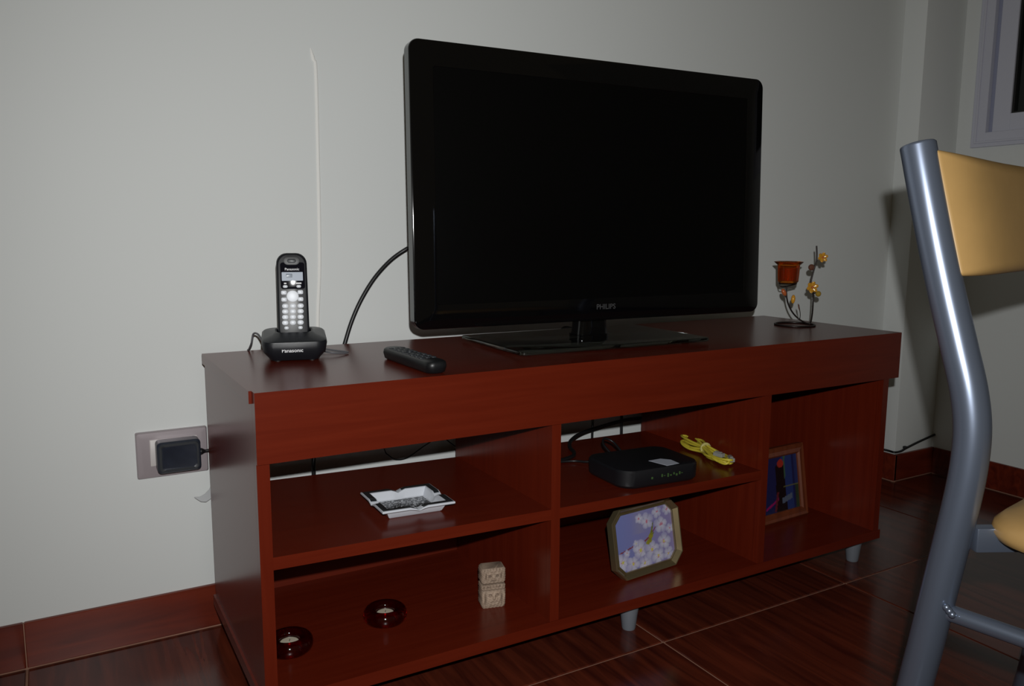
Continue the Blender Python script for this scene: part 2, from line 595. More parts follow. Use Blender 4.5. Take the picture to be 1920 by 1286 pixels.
loft('cradle_body', [cring(.040, .036, .012, .0022), cring(.0425, .039, .014, .006), cring(.051, .0455, .017, .016), cring(.0535, .0475, .018, .029, .10), cring(.0528, .0473, .02, .0335, .13), cring(.050, .0445, .02, .036, .14),
                     cring(.036, .030, .016, .0415, .12), cring(.031, .0215, .012, .0465, .10), cring(.0285, .018, .010, .0470, .08), cring(.0275, .017, .010, .030, 0)], phone_m, cr, sharp=30)
for sx in (-1, 1):
    for sy in (-1, 1):
        lathe('rubber_foot', [(.005, 0), (.005, .003)], gasket, cr, 10, (sx * .028, sy * .026, 0))
tf = text('logo', 'Panasonic', .034, white_t, cr, (-.004, -.0463, .0200), (pi / 2 - .16, 0, 0), .0004, .004)
tube('line_cord', [(-.045, .025, .014), (-.052, .04, .024), (-.06, .055, .036), (-.068, .07, .035), (-.072, .078, .018), (-.078, .105, .002), (-.080, .117, -.003), (-.081, .122, -.04), (-.081, .124, -.1)], .0018, greycable, cr, 8)
tube('power_cord', [(.046, .02, .008), (.062, .008, .006), (.082, .012, .0035), (.092, .022, .003), (.088, .032, .003), (.07, .045, .004), (.05, .06, .006), (.034, .10, .003), (.026, .128, .0022), (.024, .142, -.03), (.024, .143, -.07)], .0017, greycable, cr, 8)

hs = thing('cordless_handset', 'black cordless phone with silver keys and small pale display standing in its cradle', 'phone', (PX, PY, H + .031), PZ)
HT = radians(6.6)


def hp(x, s, d):
    """handset: x across, s up the face, d out of the face"""
    return Vector((x, -.0085 + s * sin(HT) - d * cos(HT), s * cos(HT) + d * sin(HT)))


def hring(x_in, d, z0=0.0, z1=.150, r=.018):
    hw = .0262 - x_in
    out = []
    for x, y in rrect(hw, (z1 - z0) / 2 - x_in, r, 6):
        s = (z0 + z1) / 2 + y
        k = 1 - .10 * (1 - s / .15)     # a touch narrower at the foot? keep near even
        out.append(hp(x * (1.0 - .04 * (s / .15)), s, d))
    return out


loft('handset_body', [hring(.004, -.025), hring(.0012, -.021), hring(0, -.014), hring(0, -.004), hring(.0015, -.0008), hring(.0035, .0)], phone_m, hs, sharp=50)
HM = Matrix(((1, 0, 0), (0, sin(HT), -cos(HT)), (0, cos(HT), sin(HT)))).to_4x4()     # face space (x, s, d) to thing space


def face_obj(o):
    o.matrix_local = Matrix.Translation((0, -.0085, 0)) @ HM
    return o


S0 = .0165           # height on the face where the cradle's rim hides it


def fv(v):
    return S0 + (635 - v) * .000868


def fx(u, v=560):
    return (u - 549.6 + (v - 560) * -.035) * .000868


def pill(name, u, v, wd, ht, d0, d1, M, r=None, n=4):
    hw, hh = wd * .000434, ht * .000434
    r = r if r is not None else min(hw, hh)
    cx, cy = fx(u, v), fv(v)
    rings = [[(cx + x, cy + y, d0) for x, y in rrect(hw, hh, r, n)], [(cx + x, cy + y, d1 - .0003) for x, y in rrect(hw, hh, r, n)], [(cx + x, cy + y, d1) for x, y in rrect(hw * .9, hh * .86, r, n)]]
    return face_obj(loft(name, rings, M, hs, sharp=50))


pill('front_panel', 549.6, 526, 46, 52, -.0006, .0007, phone_gl, .004)
pill('earpiece', 547.5, 496.5, 31, 17, -.001, .0010, blackmat)
pill('earpiece_grille', 547.5, 497, 17, 8, .0005, .0014, plug_r)
pill('display', 549, 527.5, 40, 17, .0004, .0011, lcd_m, .0008)
pill('display_digits', 543, 526, 12, 8, .0011, .00115, lcd_d, .0005)
t = text('brand_print', 'Panasonic', .0235, white_t, hs, (0, 0, 0), (0, 0, 0), .0003, .004)
t.matrix_local = Matrix.Translation((0, -.0085, 0)) @ HM @ Matrix.Translation((fx(548.5, 513), fv(513.2), .0008))
for u, wd in ((535.5, 5), (561, 11)):
    pill('key_print', u, 541, wd, 3, .0006, .0009, white_t, .0003)
for u in (535.7, 561.2):
    pill('key', u, 547, 9, 5.5, .0002, .0016, key_m)
pill('navigation_key', 549.6, 566.3, 23, 22, 0, .0028, key_m, n=6)
for u, v, rt in ((533, 559, .5), (564.3, 558.5, -.5), (533.5, 572.5, -.5), (564.8, 572.3, .5)):
    pill('key', u, v, 10.5, 8, 0, .0014, key_m, .0022)
for v in (585.2, 596, 607, 618):
    for u in (535.7, 550.2, 564.8):
        pill('key', u, v, 12, 9, 0, .0015, key_m, n=4)
for u in (538.2, 564.6):
    pill('key', u, 628.2, 8.6, 6.2, 0, .0014, key_m)

# ------------------------------------------------------------------ remote control
rm = thing('remote_control', 'slim black remote control lying on the stand top, in front of the television', 'remote', (.278, .107, H), radians(1.5))


def rring(sc, z, dz=0.0):
    out = []
    for x, y in rrect(.0215 - sc, .094 - sc, .014, 6):
        k = 1.0 + .10 * cos(pi * (y / .094))     # waisted body
        out.append((x * k * .95, y, z + dz * (y / .094) ** 2))
    return out


loft('remote_body', [rring(.006, 0), rring(.002, .003), rring(0, .010, .002), rring(.001, .016, .002), rring(.004, .0185, .002)], remote_m, rm, sharp=50)
random.seed(4)
for j in range(8):
    for i in (-1, 0, 1):
        bm = bmesh.new()
        yy = .066 - j * .017
        if j == 3 and i == 0:
            continue
        add_box(bm, (i * .0105 - .0038, yy - .0042, .0185), (i * .0105 + .0038, yy + .0042, .0212 + (.0008 if j > 4 else 0)), .0014, 2)
        finish('key', bm, rkey_m, rm, True)
lathe('navigation_ring', [(.0045, .0185), (.0045, .0218), (.0052, .0223), (.0058, .0218), (.0058, .0185)], rkey_m, rm, 20, (0, .015, 0))

# ------------------------------------------------------------------ candle holder (iron wire, amber cup, glass flowers)
CHX = Vector((.8666, -.4991, 0))
ch = thing('candle_holder', 'wire candle holder with amber-red glass cup and yellow glass flowers', 'candle holder', (1.2943, .2053, H), -.5226)
K = .001264


def cp(u, v, d=0.0):
    """local point from a picture measurement about the ring centre (1490, 613): x across, z up, d towards the room"""
    return ((u - 1490) * K, -d, (612 - v) * K + .003)


tube('ring_base', [(.045 * cos(a), .045 * sin(a), .0022) for a in [2 * pi * k / 40 for k in range(40)]], .0022, wire_m, ch, 8, closed=True, n=0)
tube('stem', [cp(1471, 541), cp(1471.5, 555), cp(1475, 572), cp(1484, 589), cp(1497, 602), cp(1508, 609, .015), cp(1513, 608, .02), cp(1518, 594, .012), cp(1522, 570, .0), cp(1521, 552), cp(1516, 536), cp(1518.5, 518), cp(1523.5, 496), cp(1524, 484), cp(1522.5, 466)], lambda t: .0019, wire_m, ch, 8)
tube('cup_arm', [cp(1458, 533, .0), cp(1459, 541.5, .004), cp(1472, 541, .0), cp(1488, 537.5, -.004)], .0014, wire_m, ch, 6, n=3)
tube('twig', [cp(1484, 589), cp(1476, 575, .004), cp(1470, 563, .006), cp(1466, 555, .006)], .0010, wire_m, ch, 6)
tube('twig', [cp(1499, 603), cp(1498, 592, .004), cp(1494, 575, .006)], .0009, wire_m, ch, 6)
tube('twig', [cp(1516, 536), cp(1514, 544, .01)], .0010, wire_m, ch, 6)
tube('twig', [cp(1519.5, 555), cp(1525, 553, .006)], .0010, wire_m, ch, 6)
tube('twig', [cp(1519, 510), cp(1515, 507, .006)], .0010, wire_m, ch, 6)
cx, cy, cz = cp(1473, 535)
lathe('glass_cup', [(.021, .001), (.0235, .004), (.0245, .02), (.0255, .042), (.0325, .0485), (.0335, .0505), (.0315, .0505), (.0245, .0445), (.0232, .02), (.0222, .0055), (.0, .0045)], amber_m, ch, 32, (cx, cy, cz), 35)
lathe('candle', [(.0205, .0062), (.0207, .034), (.019, .0355), (.0, .0345)], redwax, ch, 24, (cx, cy, cz))
lathe('cup_rest', [(.020, -.0022), (.0212, -.001), (.020, .0005), (.0188, -.001)], wire_m, ch, 24, (cx, cy, cz), closed_prof=True)


def flower(u, v, d, r, M, M2):
    cx_, cy_, cz_ = cp(u, v, d)
    bm_ = bmesh.new()
    for k in range(6):
        a = 2 * pi * k / 6 + .3
        ring0 = []
        for (t_, wd) in ((.15, .12), (.45, .30), (.75, .36), (.95, .24), (1.04, .06)):
            ring0.append((t_ * r, wd * r))
        secs = []
        for (l, wd) in ring0:
            sec = []
            for q in range(6):
                b_ = 2 * pi * q / 6
                lx, ly = l, wd * cos(b_)
                lz = .0018 * sin(b_) + .25 * l * (l / r)
                sec.append((cx_ + lx * cos(a) - ly * sin(a), cy_ - lz, cz_ + lx * sin(a) + ly * cos(a)))
            secs.append(sec)
        add_loft(bm_, secs)
    f_ = finish('flower', bm_, M, ch, True, 60)
    bm_ = bmesh.new()
    bmesh.ops.create_uvsphere(bm_, u_segments=10, v_segments=8, radius=r * .24)
    for v_ in bm_.verts:
        v_.co += Vector((cx_, cy_ - .003, cz_))
    finish('flower_center', bm_, M2, f_, True, 80)


flower(1533, 487, .006, .0115, yellow_gl, orange_gl)
flower(1515, 542, .012, .0135, yellow_gl, orange_gl)


def blob(name, u, v, d, rx, rz, M, ang=0):
    c = Vector(cp(u, v, d))
    bm_ = bmesh.new()
    bmesh.ops.create_uvsphere(bm_, u_segments=14, v_segments=10, radius=1)
    R_ = Matrix.Rotation(ang, 3, 'Y')
    for v_ in bm_.verts:
        v_.co = R_ @ Vector((v_.co.x * rx, v_.co.y * min(rx, .005), v_.co.z * rz)) + c
    return finish(name, bm_, M, ch, True, 80)


blob('bead', 1513.5, 505.5, .006, .0075, .0075, bead_m)
blob('bead', 1529, 554.5, .006, .0068, .0068, gbead_m)
blob('leaf', 1465, 552, .006, .0052, .0095, orange_gl, -.5)
blob('leaf', 1484, 565, .002, .0050, .0105, yellow_gl, 0.05)
blob('leaf', 1494, 579, .006, .0014, .008, bead_m, -.25)

# ------------------------------------------------------------------ outlet, adapter, white line on the wall
ot = thing('wall_outlet', 'mauve metallic wall outlet plate left of the stand', 'outlet', (-.0555, YW, .352))
loft('cover_plate', [[(x, -d, y) for x, y in rrect(.0605 - i, .0425 - i, .003, 3)] for i, d in ((0, .0), (0, .006), (.002, .009), (.009, .0095))], plate_m, ot, sharp=25)
loft('socket_module', [[(x + .002, -d, y + .004) for x, y in rrect(.040 - i, .024 - i, .001, 2)] for i, d in ((0, .009), (0, .0112), (.001, .0118))], module_m, ot, sharp=25)
ad = thing('power_adapter', 'black plug-in power adapter in the wall outlet, cable going behind the stand', 'adapter', (-.049, YW - .0122, .352))
loft('adapter_body', [[(x + .0002, -d, y + .0005) for x, y in rrect(.0365 - i, .0285 - i, .007, 4)] for i, d in ((.001, .0), (0, .004), (0, .029), (.0025, .0325))], plug_m, ad, sharp=30)
loft('adapter_cap', [[(x + .0002, -d, y + .0005) for x, y in rrect(.0335 - i, .0255 - i, .006, 4)] for i, d in ((0, .032), (.0012, .0345), (.0045, .0345), (.0052, .0340))], [plug_r, plug_m], ad, sharp=30, mats=[0, 0, 1, 1])
tube('cable', [(.036, -.016, .0015), (.046, -.016, .001), (.058, -.0155, .0), (.066, -.015, -.012), (.070, -.014, -.06), (.070, -.010, -.349)], lambda t: .0062 - .0034 * min(1, max(0, t - .08) * 9), blackcable, ad, 10)

bm = bmesh.new()
add_tube(bm, spline([(.2225, YW - .0002, 1.092), (.2275, YW, 1.072), (.2312, YW, 1.0548), (.2312, YW, .9373), (.2300, YW, .7867), (.2280, YW, .6841), (.2215, YW, .5746), (.221, YW, .45)], 8), lambda t: .0034 * min(1, .25 + t * 9), 10, flat=(1, .55))  # flattened raised line of white filler up the wall
tag(finish('white_wall_line', bm, putty, None, True, 60), 'narrow white raised line running straight up the wall behind the cordless phone', 'cable')

# torn curl of tape sticking out behind the stand
bm = bmesh.new()
P0 = [(.012, YW - .004, .290, .010), (.009, YW - .009, .277, .012), (.003, YW - .014, .267, .013), (-.006, YW - .017, .2615, .011), (-.0145, YW - .018, .2605, .007), (-.024, YW - .017, .2645, .0015)]
va = []
for x, y, z, wd in P0:
    va.append((bm.verts.new((x, y, z + wd * .6)), bm.verts.new((x + .001, y - wd * .6, z - wd * .6)), bm.verts.new((x + .001, y - wd * .6 + .0008, z - wd * .6)), bm.verts.new((x, y + .0008, z + wd * .6))))
for A, B in zip(va[:-1], va[1:]):
    for k in range(4):
        bm.faces.new((A[k], A[(k + 1) % 4], B[(k + 1) % 4], B[k]))
bm.faces.new(va[0]); bm.faces.new(va[-1][::-1])
tag(finish('tape_curl', bm, paper_m, None, True, 60), 'small torn white curl of tape on the wall below the outlet', 'tape')

# ------------------------------------------------------------------ ashtray
asht = thing('ashtray', 'square white porcelain ashtray with black rim and speckled floor, on left shelf', 'ashtray', (.268, .118, .2918), rot=(0, .0229, -.02))
NS = 16


def sq(h, hy, z, notch=0.0):
    out = []
    for s in range(4):
        for k in range(NS):
            t_ = -1 + 2 * k / NS
            x, y = ((t_, -1), (1, t_), (-t_, 1), (-1, -t_))[s]
            dz = -notch * max(0, 1 - (abs(t_) / .16) ** 2)
            out.append((x * h, y * hy, z + dz))
    return out


bm = bmesh.new()
spec = [(.044, .036, 0, 0), (.0465, .0385, .002, 0), (.052, .044, .0135, 0), (.0625, .0545, .0155, .003), (.0635, .0555, .0168, .004), (.0632, .0552, .0192, .0055), (.0615, .0535, .0198, .0060), (.0515, .0435, .0196, .0058), (.0500, .042, .0188, .0050), (.044, .036, .006, 0), (.042, .034, .0048, 0)]
R = add_loft(bm, [sq(*s_) for s_ in spec])
n4 = 4 * NS
for i in range(len(R) - 1):
    for k in range(n4):
        f = [f_ for f_ in R[i][k].link_faces if R[i][(k + 1) % n4] in f_.verts and R[i + 1][k] in f_.verts][0]
        t_ = -1 + 2 * ((k % NS) + .5) / NS
        if i == 6 and abs(t_) > .18:
            f.material_index = 1
for f in bm.faces:
    if len(f.verts) == n4 and f.calc_center_median().z > .003:
        f.material_index = 2
finish('dish', bm, [porcelain, ash_black, ash_print], asht, True, 30)

# ------------------------------------------------------------------ tealight holders
def tealight(name_label, x, y):
    t_ = thing('tealight_holder', name_label, 'candle holder', (x, y, ZU), group='round red glass tealight holders')
    prof = [(.0205 + .0145 * (1 + cos(a)) * .5 + .0 , 0) for a in [0]]
    ring = []
    for k in range(20):
        a = 2 * pi * k / 20
        ring.append((.0270 + .0108 * cos(a), .0132 + .0130 * sin(a)))
    lathe('glass_ring', ring, redglass, t_, 40, closed_prof=True, sharp=80)
    lathe('tealight', [(.0150, .0015), (.0155, .003), (.0157, .0145), (.0150, .0150), (.0148, .0135), (.0, .0135)], [tin_m], t_, 28)
    lathe('wax', [(.0146, .0130), (.0146, .0146), (.006, .0152), (.0, .0153)], wax_m, t_, 24)
    tube('wick', [(0, 0, .015), (.0004, 0, .017), (.0012, .0, .019)], .0005, gasket, t_, 6, n=3)
    return t_


tealight('red glass tealight holder on the bottom board, farther right, fully in view', .2372, .149)
tealight('red glass tealight holder partly hidden by the left side panel', .0670, .131)

# ------------------------------------------------------------------ carved figurine
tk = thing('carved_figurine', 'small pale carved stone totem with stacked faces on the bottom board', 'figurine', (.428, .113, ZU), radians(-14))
bm = bmesh.new()
NX, NZ = 40, 84
hwk, hdk, htk = .0225, .015, .074


def relief(a, z):
    """relief depth on the figure's surface; a across the front (-1..1), z 0..1"""
    d = 0.0
    def bump(ca, cz_, ra, rz, h):
        q = ((a - ca) / ra) ** 2 + ((z - cz_) / rz) ** 2
        return h * max(0, 1 - q)
    # waist between the two heads
    d -= .0030 * math.exp(-((z - .60) / .018) ** 2)
    d -= .0016 * math.exp(-((z - .45) / .012) ** 2)
    # lower mask: big round face
    d += bump(0, .25, .62, .20, .0028)
    for s_ in (-1, 1):
        d -= bump(.27 * s_, .31, .17, .045, .0045)
        d += bump(.27 * s_, .31, .09, .022, .0030)
        d += bump(.30 * s_, .385, .28, .022, .0024)
        d -= bump(.66 * s_, .20, .08, .20, .0020)
        d += bump(.85 * s_, .26, .13, .16, .0016)
        # upper mask
        d -= bump(.30 * s_, .80, .16, .035, .0034)
        d += bump(.30 * s_, .80, .08, .016, .0022)
        d += bump(.34 * s_, .87, .30, .020, .0020)
        d -= bump(.62 * s_, .80, .05, .13, .0018)
        d -= bump(.45 * s_, .52, .10, .03, .0016)
    d += bump(0, .27, .11, .07, .0036)
    d -= bump(0, .145, .34, .035, .0034)
    d += bump(0, .145, .28, .012, .0016)
    d += bump(0, .78, .10, .06, .0026)
    d -= bump(0, .68, .30, .022, .0024)
    d += bump(0, .94, .30, .03, .0014)
    for q in range(-3, 4):
        d -= bump(.27 * q, .53, .05, .05, .0016)
        d -= bump(.25 * q, .96, .03, .05, .0014)
    return d


OUT = []
rc = .0055
for k in range(44):
    OUT.append((-(hwk - rc) + 2 * (hwk - rc) * k / 43, -hdk, 0, -1))
for sx_, sy_, a0 in ((1, -1, -pi / 2), (1, 1, 0)):
    for k in range(1, 7):
        a = a0 + pi / 2 * k / 7
        OUT.append((sx_ * (hwk - rc) + rc * cos(a), sy_ * (hdk - rc) + rc * sin(a), cos(a), sin(a)))
for k in range(12):
    OUT.append(((hwk - rc) - 2 * (hwk - rc) * k / 11, hdk, 0, 1))
for sx_, sy_, a0 in ((-1, 1, pi / 2), (-1, -1, pi)):
    for k in range(1, 7):
        a = a0 + pi / 2 * k / 7
        OUT.append((sx_ * (hwk - rc) + rc * cos(a), sy_ * (hdk - rc) + rc * sin(a), cos(a), sin(a)))
rings, depth = [], []
for j in range(NZ + 1):
    z = j / NZ
    prof_w = 1 - .06 * math.exp(-((z - .60) / .03) ** 2) - .10 * max(0, (z - .93) / .07) ** 2 - .08 * max(0, (.06 - z) / .06)
    ring = []
    for x, y, nx_, ny_ in OUT:
        d = relief(x / hwk, z) * (1.0 if ny_ < -.3 else .5)
        jit = .0005 * sin(37 * z + 900 * x) * cos(23 * z * 3 - 500 * y)
        ring.append((x * prof_w + nx_ * (d + jit), y * prof_w + ny_ * (d + jit), z * htk))
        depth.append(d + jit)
    rings.append(ring)
add_loft(bm, rings)
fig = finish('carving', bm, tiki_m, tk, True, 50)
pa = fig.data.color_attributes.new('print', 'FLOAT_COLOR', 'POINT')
for k, d in enumerate(depth):           # groove shade painted in: darker where the carving is deeper
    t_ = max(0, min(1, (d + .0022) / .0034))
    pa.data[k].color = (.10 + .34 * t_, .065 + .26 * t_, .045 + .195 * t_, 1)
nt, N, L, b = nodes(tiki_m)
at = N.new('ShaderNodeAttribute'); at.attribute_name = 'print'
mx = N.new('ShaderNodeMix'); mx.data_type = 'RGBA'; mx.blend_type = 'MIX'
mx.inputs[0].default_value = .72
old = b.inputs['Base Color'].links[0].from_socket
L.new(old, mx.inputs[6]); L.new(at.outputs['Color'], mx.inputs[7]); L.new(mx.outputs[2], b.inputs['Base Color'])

# ------------------------------------------------------------------ flower photo in octagonal brass frame
pf = thing('photo_frame', 'octagonal brass photo frame with picture of white blossoms, leaning on bottom board', 'photo frame', (.768, .078, ZU), radians(5), rot=(radians(-11), 0, radians(5)))
OW, OH, OC = .0905, .0690, .0235


def octa(i, y, zc=None):
    w_, h_, c_ = OW - i, OH - i, OC - i * .586
    zc = OH if zc is None else zc
    return [(x, y, zc + z) for x, z in ((w_, -h_ + c_), (w_, h_ - c_), (w_ - c_, h_), (-w_ + c_, h_), (-w_, h_ - c_), (-w_, -h_ + c_), (-w_ + c_, -h_), (w_ - c_, -h_))]


loft('frame', [octa(.001, .012), octa(0, .010), octa(0, -.004), octa(.0012, -.0065), octa(.0030, -.0062), octa(.0108, .0030), octa(.0116, .0004), octa(.0132, .0004), octa(.0138, .0035), octa(.0138, .006)], brass_m, pf, smooth=False, cap1=False)
random.seed(7)
FL = [(.08, .18, .13), (.25, .10, .13), (.16, .32, .06), (.40, .30, .15), (.45, .06, .12), (.60, .26, .14), (.70, .12, .13), (.82, .34, .12), (.88, .10, .10), (.55, .78, .12), (.42, .86, .08), (.80, .66, .12), (.93, .90, .10), (.75, .90, .09), (.95, .55, .08), (.33, .44, .05)]


def blossom(u, v):
    base = Vector((.17, .20, .46)).lerp(Vector((.26, .22, .42)), u)
    if v > .6:
        base = base.lerp(Vector((.28, .26, .36)), .5 * max(0, 1 - abs(u - .42) / .16))
    c = base
    for s_ in ((.05, .34, .42, .44, .012), (.42, .40, .62, .52, .012), (.62, .55, .78, .72, .010)):
        x0, y0, x1, y1, wd = s_
        tt = max(0, min(1, ((u - x0) * (x1 - x0) + (v - y0) * (y1 - y0)) / ((x1 - x0) ** 2 + (y1 - y0) ** 2)))
        if math.hypot(u - x0 - tt * (x1 - x0), v - y0 - tt * (y1 - y0)) < wd:
            c = Vector((.22, .05, .06))
    for fx_, fy_, r_ in FL:
        dx, dy = (u - fx_) * 1.25, v - fy_
        rr_ = math.hypot(dx, dy)
        a = math.atan2(dy, dx) * 5 + fx_ * 30
        edge = r_ * 1.22 * (.80 + .22 * abs(cos(a / 2)) + .10 * sin(13 * u + 7 * v))
        if rr_ < edge:
            q = rr_ / edge
            sh = .5 + .5 * sin(17 * u + 3 * fx_ * 10) * cos(15 * v - 4 * fy_ * 10)
            c = Vector((.60, .60, .70)).lerp(Vector((.34, .33, .52)), min(1, q * q * .8 + .45 * sh))
            if abs(sin(a / 2)) > .94 and q > .35:
                c = c * .85
            if q < .16:
                c = Vector((.55, .50, .12)) if fy_ < .5 else Vector((.5, .18, .25))
            elif q < .30 and sin(a * 3) > .3:
                c = Vector((.5, .25, .35))
    for s_ in ((.58, .42, .66, .74, .024), (.54, .40, .66, .55, .030), (.60, .50, .63, .60, .035)):
        x0, y0, x1, y1, wd = s_
        tt = max(0, min(1, ((u - x0) * (x1 - x0) + (v - y0) * (y1 - y0)) / ((x1 - x0) ** 2 + (y1 - y0) ** 2)))
        if math.hypot(u - x0 - tt * (x1 - x0), v - y0 - tt * (y1 - y0)) < wd * (1.2 - tt):
            c = Vector((.28, .26, .03)).lerp(Vector((.12, .14, .03)), tt)
    return tuple(c)


IW, IH, IC = OW - .0136, OH - .0136, OC - .0080


def octmap(u, v):
    x, z = (u * 2 - 1) * IW, (v * 2 - 1) * IH
    # squeeze grid corners onto the chamfer
    ex = abs(x) - (IW - IC); ez = abs(z) - (IH - IC)
    if ex > 0 and ez > 0 and ex + ez > IC:
        k_ = (ex + ez - IC) / 2
        x -= math.copysign(k_, x); z -= math.copysign(k_, z)
    return (x, .0040, OH + z)


print_panel('picture', octmap, 96, 76, blossom, pf)
loft('easel_back', [[(x, y_, z) for x, z in ((.02, .10), (-.02, .10), (-.03, .012), (.03, .012))] for y_ in (.012, .016)], blackmat, pf, smooth=False)
bm = bmesh.new()
add_box(bm, (-.018, .016, .0), (.018, .019, .095), tf=Matrix.Translation((0, .0, 0)) @ Matrix.Translation((0, .017, .10)) @ Matrix.Rotation(radians(28), 4, 'X') @ Matrix.Translation((0, -.017, -.10)))
finish('easel_leg', bm, blackmat, pf)

# ------------------------------------------------------------------ abstract picture in wooden frame, right cubbyhole
pc = thing('framed_picture', 'brown wooden frame with blue abstract print, half behind the right divider', 'picture frame', (1.222, .150, ZU), rot=(radians(-9), 0, radians(3)))
FWD, FHT = .094, .0865


def fr(i, y):
    return [(x, y, FHT + z) for x, z in ((FWD - i, -FHT + i), (FWD - i, FHT - i), (-FWD + i, FHT - i), (-FWD + i, -FHT + i))]


bm = bmesh.new()
for s_ in range(4):        # four mitred mouldings
    def q(i, y):
        r_ = fr(i, y)
        return r_[s_], r_[(s_ + 1) % 4]
    prof = [(0, .014), (0, -.002), (.004, -.006), (.010, -.0045), (.0185, -.006), (.0225, -.002), (.0225, .008)]
    ends = [q(i, y) for i, y in prof]
    bm2 = bmesh.new()
    add_loft(bm2, [[e[0] for e in ends], [e[1] for e in ends]])
    finish('moulding', bm2, frame_w, pc)


def abstract(u, v):
    c = (.012, .02, .10)
    if .60 < u < .86:
        c = (.02, .05, .20)
    if u > .90:
        c = (.03, .06, .03) if v < .45 else (.02, .04, .16)
    if abs(u - (.66 + .05 * (v - .5))) < .018:
        c = (.06, .14, .08)
    # dark standing figure
    wd = .085 + .05 * (1 - v)
    if abs(u - .56) < wd and v < .84:
        c = (.006, .006, .008)
    if ((u - .585) / .075) ** 2 + ((v - .86) / .075) ** 2 < 1:
        c = (.48, .035, .02)
    if abs(v - (.20 + .45 * (u - .42))) < .022 and .18 < u < .50:
        c = (.38, .01, .14)
    if abs(u - (.42 + .25 * (v - .1))) < .025 and .02 < v < .36:
        c = (.16, .02, .03)
    if abs(v - (.19 + .25 * (u - .6))) < .05 and .58 < u < .82:
        c = (.12, .16, .24)
    if abs(v - .44) < .008 and u > .62:
        c = (.18, .18, .05)
    if abs(u - (.12 + .3 * (.95 - v))) < .02 and v > .6:
        c = (.09, .10, .08)
    if u < .14 and .58 < v < .64:
        c = (.22, .18, .04)
    return c


print_panel('print', lambda u, v: ((u * 2 - 1) * (FWD - .021), .002, FHT + (v * 2 - 1) * (FHT - .021)), 60, 60, lambda u, v: tuple(.7 * q_ for q_ in abstract(u, v)), pc)
box('backing', (-FWD + .01, .004, .01), (FWD - .01, .010, 2 * FHT - .01), blackmat, pc)
bm = bmesh.new()
add_box(bm, (-.02, .012, .0), (.02, .015, .13), tf=Matrix.Translation((0, .013, .13)) @ Matrix.Rotation(radians(33), 4, 'X') @ Matrix.Translation((0, -.013, -.13)))
finish('easel_leg', bm, blackmat, pc)

# ------------------------------------------------------------------ router
RZ = .2845
rt = thing('router', 'black router box with pale sticker and green indicators on the middle shelf', 'router', (.747, .088, RZ), rot=(0, .0127, radians(-2.5)))


def rr3(i, z, front=0.0):
    out = []
    for x, y in rrect(.0925 - i, .066 - i, .026, 7):
        y2 = y - (.007 * (1 - (x / .095) ** 2) if y < 0 else 0)
        out.append((x, y2, z))
    return out


loft('router_body', [rr3(.006, .0), rr3(.003, .002), rr3(.0005, .006), rr3(0, .031), rr3(.002, .0345), rr3(.006, .0358)], mat('router_black', (.007, .007, .009), .45), rt, sharp=30)
bm = bmesh.new()
for lo, hi in (((-.012, -.062, 0), (.036, -.030, .0004)),):
    ring = [(-.004, -.025), (.026, -.023), (.040, -.037), (.039, -.063), (.008, -.066)]
    add_loft(bm, [[(x, y, .0357 + dz) for x, y in ring] for dz in (0, .0005)])
finish('sticker', bm, sticker_m, rt)
for k, xx in enumerate((-.030, -.008, -.002, .006, .013, .020, .027, .034, .040)):
    yy = -.066 - .007 * (1 - (xx / .095) ** 2)
    box('indicator', (xx - (.0012 if k % 2 else .002), yy - .0005, .0165 + (k % 3) * .0015), (xx + .0012, yy + .001, .0205 + (k % 2) * .003), green_m, rt)
tube('cable', [(-.03, .062, .03), (-.034, .085, .045), (-.022, .10, .052), (-.005, .095, .045), (.0, .07, .03)], .0024, blackcable, rt, 8)

# cables behind and beside the router
o = tube('router_cable', [(1.04, .41, .318), (1.0189, .40, .306), (.945, .395, .307), (.8711, .39, .3008), (.805, .375, .297), (.755, .345, .293), (.728, .31, .2895), (.712, .27, .2888), (.685, .245, .289), (.62, .23, .2895), (.56, .24, .29)], .0042, blackcable)
tag(o, 'thick black cable looping down behind the router on the middle shelf', 'cable')
o = tube('thin_cable', [(.60, .215, .2885), (.64, .23, .2882), (.6766, .222, .2885), (.695, .20, .290), (.715, .178, .296)], .0024, blackcable)
tag(o, 'thin black cable on the shelf going into the left side of the router', 'cable')
o = tube('hanging_cable', [(.864, .412, .50), (.8625, .414, .36), (.8617, .412, .3058), (.861, .412, .2724), (.86, .415, .15), (.862, .42, .004)], .0028, blackcable)
tag(o, 'thin black cable hanging against wall in middle cubbyhole, left of two', 'cable')
o = tube('hanging_cable', [(.951, .412, .50), (.9485, .414, .36), (.9474, .412, .2952), (.9478, .412, .26), (.95, .415, .15), (.952, .42, .004)], .0034, blackcable)
tag(o, 'black cable hanging against wall in middle cubbyhole, right of two, behind router', 'cable')
o = tube('loose_wire', [(.335, .436, .36), (.3476, .43, .3058), (.3556, .43, .2934), (.3719, .43, .2819), (.3994, .43, .2827), (.4423, .43, .3047), (.4750, .43, .316), (.4990, .43, .3000), (.5153, .43, .2844), (.53, .432, .26), (.535, .436, .1), (.536, .438, .004)], .0013, blackcable)
tag(o, 'thin black wire drooping in a loop behind the left shelf', 'wire')

